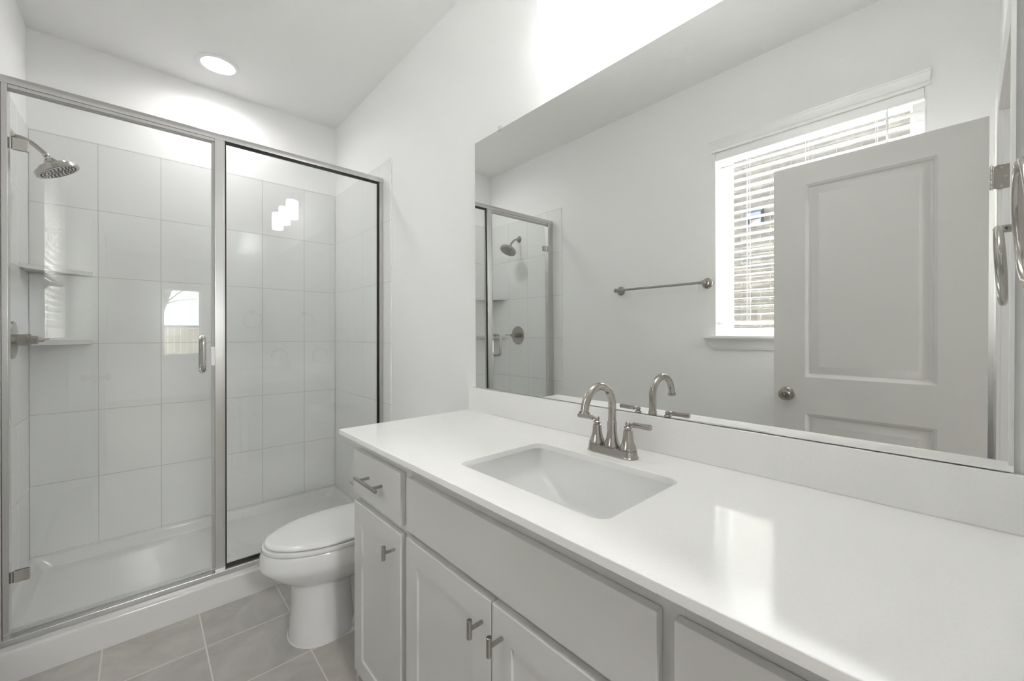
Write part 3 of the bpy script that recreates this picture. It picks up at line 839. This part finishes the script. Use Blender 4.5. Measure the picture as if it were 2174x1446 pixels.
# etched safety-glass mark (short lines of small figures inside an oval), read sideways
def figure(b, x, z, w, h, ch):
    y = GY0 - 0.0004
    segs = {'A': [(0, 0, .5, 1), (.5, 1, 1, 0), (.25, .4, .75, .4)], 'N': [(0, 0, 0, 1), (0, 1, 1, 0), (1, 0, 1, 1)], 'S': [(1, 1, 0, 1), (0, 1, 0, .5), (0, .5, 1, .5), (1, .5, 1, 0), (1, 0, 0, 0)],
            'I': [(.5, 0, .5, 1)], 'Z': [(0, 1, 1, 1), (1, 1, 0, 0), (0, 0, 1, 0)], '9': [(1, 0, 1, 1), (1, 1, 0, 1), (0, 1, 0, .5), (0, .5, 1, .5)], '7': [(0, 1, 1, 1), (1, 1, .4, 0)],
            '1': [(.5, 0, .5, 1)], '0': [(0, 0, 0, 1), (0, 1, 1, 1), (1, 1, 1, 0), (1, 0, 0, 0)], '6': [(1, 1, 0, 1), (0, 1, 0, 0), (0, 0, 1, 0), (1, 0, 1, .5), (1, .5, 0, .5)]}
    for s in segs[ch]:
        # rotated a quarter turn: glyph x runs down, glyph y runs to the left
        p0 = Vector((x + s[1] * w, y, z - s[0] * h)); p1 = Vector((x + s[3] * w, y, z - s[2] * h))
        cyl(p0, p1, 0.00022, 4, b)
x = -0.778
for line, w in (('16ANSI97', 0.005), ('Z1967', 0.005)):
    z = 0.182 if len(line) > 5 else 0.176
    for ch in line:
        figure(b, x, z, w, 0.0032, ch); z -= 0.0046
    x += 0.0085
tube([Vector((-0.762 + 0.026 * math.cos(t * 2 * PI / 40), GY0 - 0.0004, 0.160 + 0.031 * math.sin(t * 2 * PI / 40))) for t in range(-10, 11)], 0.00018, 4, b)
obj('safety_mark', b, INK, fp)
# hinged door
DG0, DG1 = -1.4285, -0.8410
dr_ = obj('shower_door', bx(DG0, DG1, GY0 - 0.004, GY1 - 0.004, ZS + 0.040, 2.124, 0.0006, 1), GLASS, en)
gyA, gyB = GY0 - 0.004, GY1 - 0.004
for zc_ in (1.929, 0.336):
    b = bx(-1.422, -1.3835, gyA - 0.006, gyA - 0.0002, zc_ - 0.021, zc_ + 0.021, 0.0012)
    bx(-1.422, -1.3835, gyB + 0.0002, gyB + 0.006, zc_ - 0.021, zc_ + 0.021, 0.0012, 2, b)
    cyl((-1.4265, gyA - 0.001, zc_ - 0.020), (-1.4265, gyA - 0.001, zc_ + 0.020), 0.0044, 16, b)
    h_ = obj('hinge', b, CHRM2, dr_)
def d_handle():
    b = bmesh.new()
    hx = -0.871; z0, z1 = 1.0635, 1.2125; r = 0.0092
    for s, yy in ((-1, gyA), (1, gyB)):
        yo = yy + s * 0.050; rc = 0.026
        path = [(hx, yy + s * 0.0004, z0), (hx, yo - s * rc, z0)]
        path += [Vector((hx, yo - s * rc, z0 + rc)) + Vector((0, s * math.sin(a) * rc, -math.cos(a) * rc)) for a in [PI / 2 * i / 8 for i in range(1, 9)]]
        path += [Vector((hx, yo - s * rc, z1 - rc)) + Vector((0, s * math.cos(a) * rc, math.sin(a) * rc)) for a in [PI / 2 * i / 8 for i in range(0, 9)]]
        path += [(hx, yy + s * 0.0004, z1)]
        tube(path, r, 20, b)
        for z in (z0, z1):
            lathe([(0.0125, 0), (0.0125, 0.002), (0.010, 0.003)], (hx, yy + s * 0.0003, z), (0, s, 0), 24, b)
    return b
obj('handle', d_handle(), CHRM2, dr_)
b = bx(DG0, DG1, gyA - 0.001, gyA - 0.0002, ZS + 0.034, ZS + 0.050)
bx(DG0, DG1, gyA - 0.001, gyB + 0.001, ZS + 0.0325, ZS + 0.0395, bm=b)
obj('door_sweep', b, CLEARV, dr_)

# ------------------------------------------------------------------ shower head, valve, shelves
sh = thing('overhead_shower', (-W + TT, 2.770, 2.086), 'brushed nickel shower head on curved arm high on the left shower wall', 'shower head')
xw = -W + TT + 0.0003
obj('escutcheon', lathe([(0.031, 0), (0.031, 0.002), (0.028, 0.006), (0.018, 0.013), (0.012, 0.017), (0.010, 0.018)], (xw, 2.77, 2.086), (1, 0, 0), 36), NICK, sh)
pth = [(xw + 0.002, 2.77, 2.086), (-1.465, 2.77, 2.085), (-1.452, 2.77, 2.082), (-1.438, 2.77, 2.076), (-1.424, 2.77, 2.067), (-1.411, 2.77, 2.055), (-1.395, 2.77, 2.039), (-1.386, 2.77, 2.030)]
obj('arm', tube(pth, 0.0092, 20), NICK, sh)
ax = Vector((0.50, 0, -0.866))
o0 = Vector((-1.390, 2.77, 2.034))
obj('ball_joint', lathe([(0.0105, 0), (0.0115, 0.002), (0.0115, 0.010), (0.009, 0.012), (0.012, 0.016), (0.0115, 0.022), (0.008, 0.025)], o0, ax, 32), CHRM2, sh)
hd = obj('spray_head', lathe([(0.008, 0.022), (0.0175, 0.024), (0.022, 0.032), (0.026, 0.040), (0.030, 0.042), (0.030, 0.046), (0.052, 0.049), (0.0545, 0.051), (0.0555, 0.061), (0.0730, 0.063), (0.0755, 0.066), (0.0765, 0.080), (0.0745, 0.083), (0.068, 0.0835), (0.066, 0.082), (0, 0.082)], o0, ax, 64), NICK, sh)
b = bmesh.new()
_, u_, v_ = frame_of(ax)
for rr_, nn in ((0.0, 1), (0.012, 6), (0.024, 12), (0.036, 16), (0.048, 22), (0.060, 26)):
    for k in range(nn):
        a = 2 * PI * k / nn + rr_ * 40
        c_ = o0 + ax * 0.0822 + (u_ * math.cos(a) + v_ * math.sin(a)) * rr_
        cyl(c_, c_ + ax * 0.0015, 0.0032, 8, b, r1=0.0024)
nz = obj('nozzles', b, DARKN, hd); nz['kind'] = 'stuff'

vv = thing('shower_valve', (-W + TT, 2.798, 1.203), 'round brushed nickel shower valve trim with lever on left shower wall', 'shower valve')
obj('escutcheon', lathe([(0.0825, 0), (0.083, 0.003), (0.080, 0.008), (0.074, 0.0095), (0.028, 0.0095)], (xw, 2.798, 1.203), (1, 0, 0), 64), NICK, vv)
obj('handle_hub', lathe([(0.026, 0.0095), (0.026, 0.042), (0.0245, 0.043), (0.0245, 0.045), (0.0255, 0.046), (0.0255, 0.055), (0.019, 0.057), (0.019, 0.074), (0.0165, 0.076), (0.011, 0.077), (0.009, 0.090), (0.006, 0.094), (0, 0.095)], (xw, 2.798, 1.203), (1, 0, 0), 48), NICK, vv)
b = cyl((xw + 0.087, 2.798, 1.203), (xw + 0.099, 2.862, 1.208), 0.0042, 16, bev=0.001)
obj('lever', b, NICK, vv)

for zc_, nm in ((1.553, 'upper'), (1.187, 'lower')):
    b = bmesh.new()
    x0_, y1_ = -W + TT + 0.0004, YS - 0.0004
    xr, yl = -1.268, 2.955
    # slightly bowed triangle
    pts = [(x0_, y1_), (x0_, yl)]
    n_ = 14
    for i in range(1, n_):
        t = i / n_
        px = x0_ + (xr - x0_) * t; py = yl + (y1_ - yl) * t
        bow = 0.020 * math.sin(PI * t)
        pts.append((px - bow * 0.7, py + bow * 0.7))
    pts.append((xr, y1_))
    prism(pts, 'z', zc_ - 0.011, zc_ + 0.011, b)
    o = obj('corner_shelf', b, ACRY)
    tag(o, '%s white triangular corner shelf in the tiled shower corner' % nm, 'shelf', 'shower corner shelves')

# ------------------------------------------------------------------ towel bar
tb = thing('towel_bar', (-W, 1.37, 1.526), 'straight nickel towel bar on the wall opposite the vanity', 'towel bar')
xb_ = -1.432
obj('bar', cyl((xb_, 1.045, 1.526), (xb_, 1.695, 1.526), 0.0078, 20, bev=0.0015), NICK, tb)
for yc in (1.060, 1.680):
    b = lathe([(0.0325, 0), (0.0325, 0.004), (0.029, 0.008), (0.0265, 0.0085), (0.0255, 0.012), (0.017, 0.017), (0.0125, 0.024), (0.0115, 0.048), (0.0135, 0.052), (0.0145, 0.062), (0.0135, 0.072), (0.009, 0.077), (0, 0.078)], (-W + 0.0003, yc, 1.526), (1, 0, 0), 40)
    obj('post', b, NICK, tb)

# ------------------------------------------------------------------ towel ring
tr = thing('towel_ring', (-0.26, YW, 1.447), 'brushed nickel towel ring hanging on the wall beside the mirror', 'towel ring')
b = lathe([(0.026, 0), (0.026, 0.004), (0.021, 0.008), (0.012, 0.012), (0.008, 0.016), (0.008, 0.036)], (-0.26, YW + 0.0003, 1.447), (0, 1, 0), 36)
obj('post', b, NICK, tr)
ry = -0.060
b = tube([Vector((-0.26 + 0.011 * math.cos(t * 2 * PI / 24) , ry + 0.0055 * math.sin(t * 2 * PI / 24), 1.447)) for t in range(24)], 0.0055, 14, closed=True)
obj('eyelet', b, NICK, tr)
b = tube([Vector((-0.26 + 0.0775 * math.sin(t * 2 * PI / 64), ry + 0.004 * math.cos(t * 2 * PI / 64), 1.371 + 0.0775 * math.cos(t * 2 * PI / 64))) for t in range(64)], 0.0058, 16, closed=True)
obj('ring', b, NICK, tr)

# ------------------------------------------------------------------ toilet
ty = 1.822
to = thing('toilet', (-0.40, ty, 0), 'white elongated toilet with closed lid between vanity and shower', 'toilet')
def egg(z, xf, xm, xb, hw, nf=2.0, nb=2.3, n=56):
    out = []
    for k in range(n):
        a = 2 * PI * k / n; c, s = math.cos(a), math.sin(a)
        if c >= 0: px = xm - (xm - xf) * abs(c) ** (2 / nf); e_ = nf
        else: px = xm + (xb - xm) * abs(c) ** (2 / nb); e_ = nb
        out.append(Vector((px, ty + hw * math.copysign(abs(s) ** (2 / e_), s), z)))
    return out
b = bmesh.new()
loft([egg(0.215, -0.560, -0.47, -0.22, 0.070), egg(0.222, -0.636, -0.48, -0.21, 0.108), egg(0.236, -0.652, -0.48, -0.20, 0.122), egg(0.262, -0.690, -0.48, -0.19, 0.150), egg(0.290, -0.722, -0.47, -0.18, 0.168),
      egg(0.308, -0.738, -0.47, -0.18, 0.176), egg(0.318, -0.7455, -0.47, -0.18, 0.1795), egg(0.332, -0.7485, -0.47, -0.18, 0.1810), egg(0.360, -0.7440, -0.47, -0.18, 0.1795), egg(0.374, -0.740, -0.47, -0.18, 0.1775), egg(0.3815, -0.734, -0.47, -0.185, 0.173)], b)
# pedestal with a narrower trapway behind
loft([egg(0.0, -0.644, -0.53, -0.40, 0.122, 2.1, 3.2), egg(0.012, -0.644, -0.53, -0.40, 0.122, 2.1, 3.2), egg(0.06, -0.639, -0.53, -0.405, 0.117, 2.1, 3.2), egg(0.12, -0.634, -0.53, -0.41, 0.112, 2.1, 3.0), egg(0.18, -0.632, -0.53, -0.41, 0.110, 2.1, 2.8), egg(0.24, -0.636, -0.53, -0.40, 0.112, 2.1, 2.6)], b)
loft([egg(0.0, -0.50, -0.35, -0.12, 0.116, 2.5, 3.0), egg(0.028, -0.50, -0.35, -0.12, 0.114, 2.5, 3.0), egg(0.045, -0.50, -0.35, -0.14, 0.082, 2.5, 3.0), egg(0.15, -0.50, -0.35, -0.14, 0.078, 2.5, 3.0), egg(0.26, -0.50, -0.35, -0.13, 0.095, 2.5, 3.0)], b)
bx(-0.25, -0.045, ty - 0.12, ty + 0.12, 0.24, 0.385, 0.02, 3, b)
obj('bowl', b, PORC, to, 50)
# caulk line at the base
b = bmesh.new()
loft([egg(0.0003, -0.648, -0.53, -0.12, 0.126, 2.1, 3.2), egg(0.004, -0.646, -0.53, -0.12, 0.124, 2.1, 3.2)], b)
obj('base_caulk', b, CAULK, to)
b = bmesh.new()
loft([egg(0.3822, -0.728, -0.45, -0.235, 0.170, 2.0, 3.0), egg(0.3835, -0.735, -0.45, -0.230, 0.1775, 2.0, 3.0), egg(0.390, -0.7385, -0.45, -0.230, 0.181, 2.0, 3.0), egg(0.399, -0.7360, -0.45, -0.230, 0.1785, 2.0, 3.0), egg(0.4015, -0.730, -0.45, -0.232, 0.173, 2.0, 3.0)], b)
obj('seat', b, PORC, to, 50)
b = bmesh.new()
loft([egg(0.4035, -0.722, -0.45, -0.235, 0.167, 2.0, 3.0), egg(0.405, -0.7275, -0.45, -0.232, 0.172, 2.0, 3.0), egg(0.411, -0.7285, -0.45, -0.232, 0.173, 2.0, 3.0), egg(0.4165, -0.724, -0.45, -0.235, 0.169, 2.0, 3.0),
      egg(0.4205, -0.706, -0.45, -0.24, 0.154, 2.0, 3.0), egg(0.4225, -0.66, -0.45, -0.26, 0.12, 2.0, 2.6), egg(0.4235, -0.57, -0.45, -0.32, 0.06, 2.0, 2.2)], b)
obj('lid', b, PORC, to, 60)
for s in (-1, 1): obj('seat_hinge', cyl((-0.222, ty + s * 0.075 - 0.018, 0.402), (-0.222, ty + s * 0.075 + 0.018, 0.402), 0.011, 20, bev=0.002), PORC, to)
b = bmesh.new()
loft([[Vector((p[0], p[1], z_)) for p in rrect(-0.19 - d_, -0.014, ty - 0.185 - d_, ty + 0.185 + d_, 0.03, 6)] for z_, d_ in ((0.386, -0.02), (0.395, -0.008), (0.50, 0.0), (0.70, 0.008))], b)
obj('tank', b, PORC, to, 50)
b = bmesh.new()
loft([[Vector((p[0], p[1], z_)) for p in rrect(-0.19 - d_, -0.012, ty - 0.185 - d_, ty + 0.185 + d_, 0.032, 6)] for z_, d_ in ((0.7005, 0.014), (0.703, 0.017), (0.722, 0.017), (0.731, 0.010), (0.734, -0.01))], b)
obj('tank_lid', b, PORC, to, 50)
b = cyl((-0.198, ty + 0.13, 0.655), (-0.222, ty + 0.13, 0.655), 0.009, 16)
tube([(-0.218, ty + 0.13, 0.655), (-0.222, ty + 0.10, 0.652), (-0.224, ty + 0.065, 0.646)], 0.0055, 12, b)
obj('flush_lever', b, CHRM2, to)
b = bmesh.new()
for s in (-1,):
    lathe([(0.013, 0), (0.013, 0.004), (0.009, 0.011), (0, 0.013)], (-0.33, ty + s * 0.098, 0.0285), (0, 0, 1), 24, b)
obj('bolt_cap', b, PORC, to)

# ------------------------------------------------------------------ paper holder on the vanity's side
tp = thing('paper_holder', (-0.508, YL_, 0.684), 'brushed nickel holder bar tip poking out past the vanity left side', 'toilet paper holder')
obj('mount', lathe([(0.0125, 0), (0.0125, 0.003), (0.009, 0.006), (0.006, 0.007)], (-0.508, YL_ + 0.0003, 0.684), (0, 1, 0), 32), NICK, tp)
obj('arm', cyl((-0.508, YL_ + 0.006, 0.684), (-0.508, 1.532, 0.684), 0.0062, 20, bev=0.001), NICK, tp)

# ------------------------------------------------------------------ bedroom beyond the doorway
BY = -5.8
b = bx(-3.6, 2.2, BY - 0.02, -0.1495, -0.06, -0.004)
struct('floor_bedroom', b, CARPET)
struct('ceiling_bedroom', bx(-3.6, 2.2, BY - 0.2, YW - 0.114, 2.76, 2.86), CEIL)
b = bmesh.new()
bx(-3.6, -W, YW - 0.115 - 0.1, YW - 0.1155, -0.05, 2.76, bm=b); bx(0.0, 2.2, YW - 0.215, YW - 0.1155, -0.05, 2.76, bm=b)
struct('wall_bedroom_near', b, WALL)
struct('wall_bedroom_left', bx(-3.75, -3.6, BY - 0.15, YW - 0.11, -0.05, 2.76), WALL)
struct('wall_bedroom_right', bx(2.2, 2.35, BY - 0.15, YW - 0.11, -0.05, 2.76), WALL)
wx0, wx1, wz0, wz1 = -0.78, -0.16, 0.80, 2.14
b = bmesh.new()
bx(-3.6, wx0, BY - 0.15, BY, -0.05, 2.76, bm=b); bx(wx1, 2.2, BY - 0.15, BY, -0.05, 2.76, bm=b)
bx(wx0, wx1, BY - 0.15, BY, -0.05, wz0, bm=b); bx(wx0, wx1, BY - 0.15, BY, wz1, 2.76, bm=b)
struct('wall_bedroom_far', b, WALL)
w2 = struct('window_2', frame_bm('y', wx0, wx1, wz0, wz1, 0.04, BY - 0.13, BY - 0.07), VINYL)
struct('sash', bx(wx0 + 0.04, wx1 - 0.04, BY - 0.12, BY - 0.08, 1.37, 1.405), VINYL, w2)
struct('pane', bx(wx0 + 0.03, wx1 - 0.03, BY - 0.102, BY - 0.098, wz0 + 0.03, wz1 - 0.03), WGLASS, w2)
struct('casing', frame_bm('y', wx0 - 0.06, wx1 + 0.06, wz0 - 0.06, wz1 + 0.06, 0.06, BY + 0.0003, BY + 0.015), TRIM, w2)
bb = thing('window_blind', ((wx0 + wx1) / 2, BY - 0.03, 1.38), 'white slat blind half lowered in the bedroom window reflected in the shower door', 'blind')
b = bmesh.new()
z = 2.075
while z > 1.40:
    bx(wx0 + 0.006, wx1 - 0.006, BY - 0.055, BY - 0.007, z - 0.0015, z + 0.0015, bm=b); z -= 0.044
obj('slats', b, BLIND, bb)
obj('headrail', bx(wx0 + 0.005, wx1 - 0.005, BY - 0.058, BY - 0.003, 2.10, wz1 - 0.002, 0.002), BLIND, bb)
obj('bottom_rail', bx(wx0 + 0.006, wx1 - 0.006, BY - 0.055, BY - 0.007, 1.365, 1.385, 0.002), BLIND, bb)
b = bmesh.new()
for k in range(-30, 31):
    bx(-0.5 + k * 0.145, -0.5 + k * 0.145 + 0.138, BY - 5.02, BY - 5.0, -0.4, 1.45 + (k % 2) * 0.004, bm=b)
for z in (-0.1, 1.1): bx(-5, 4, BY - 5.06, BY - 5.02, z, z + 0.09, bm=b)
tag(obj('fence', b, FENCE), 'wooden board fence beyond the bedroom window', 'fence')
tr_ = thing('tree', (-0.9, BY - 3.6, -0.4), 'bare branching tree outside the bedroom window', 'tree')
b = tube([(-0.95, BY - 3.6, -0.4), (-0.9, BY - 3.6, 0.8), (-0.80, BY - 3.6, 1.5), (-0.55, BY - 3.6, 2.3), (-0.4, BY - 3.6, 3.4)], 0.07, 12, radii=[0.12, 0.10, 0.085, 0.06, 0.03])
random.seed(3)
for k in range(26):
    t = random.uniform(0.2, 1.0); p0 = Vector((-0.80, BY - 3.6, 1.5)).lerp(Vector((-0.4, BY - 3.6, 3.4)), t)
    dv = Vector((random.uniform(-1, 1), random.uniform(-0.6, 0.6), random.uniform(0.1, 0.9))) * random.uniform(0.5, 1.1)
    tube([p0, p0 + dv * 0.5 + Vector((0, 0, 0.05)), p0 + dv], 0.02, 6, b, radii=[0.025, 0.015, 0.005])
obj('trunk', b, BARK, tr_)
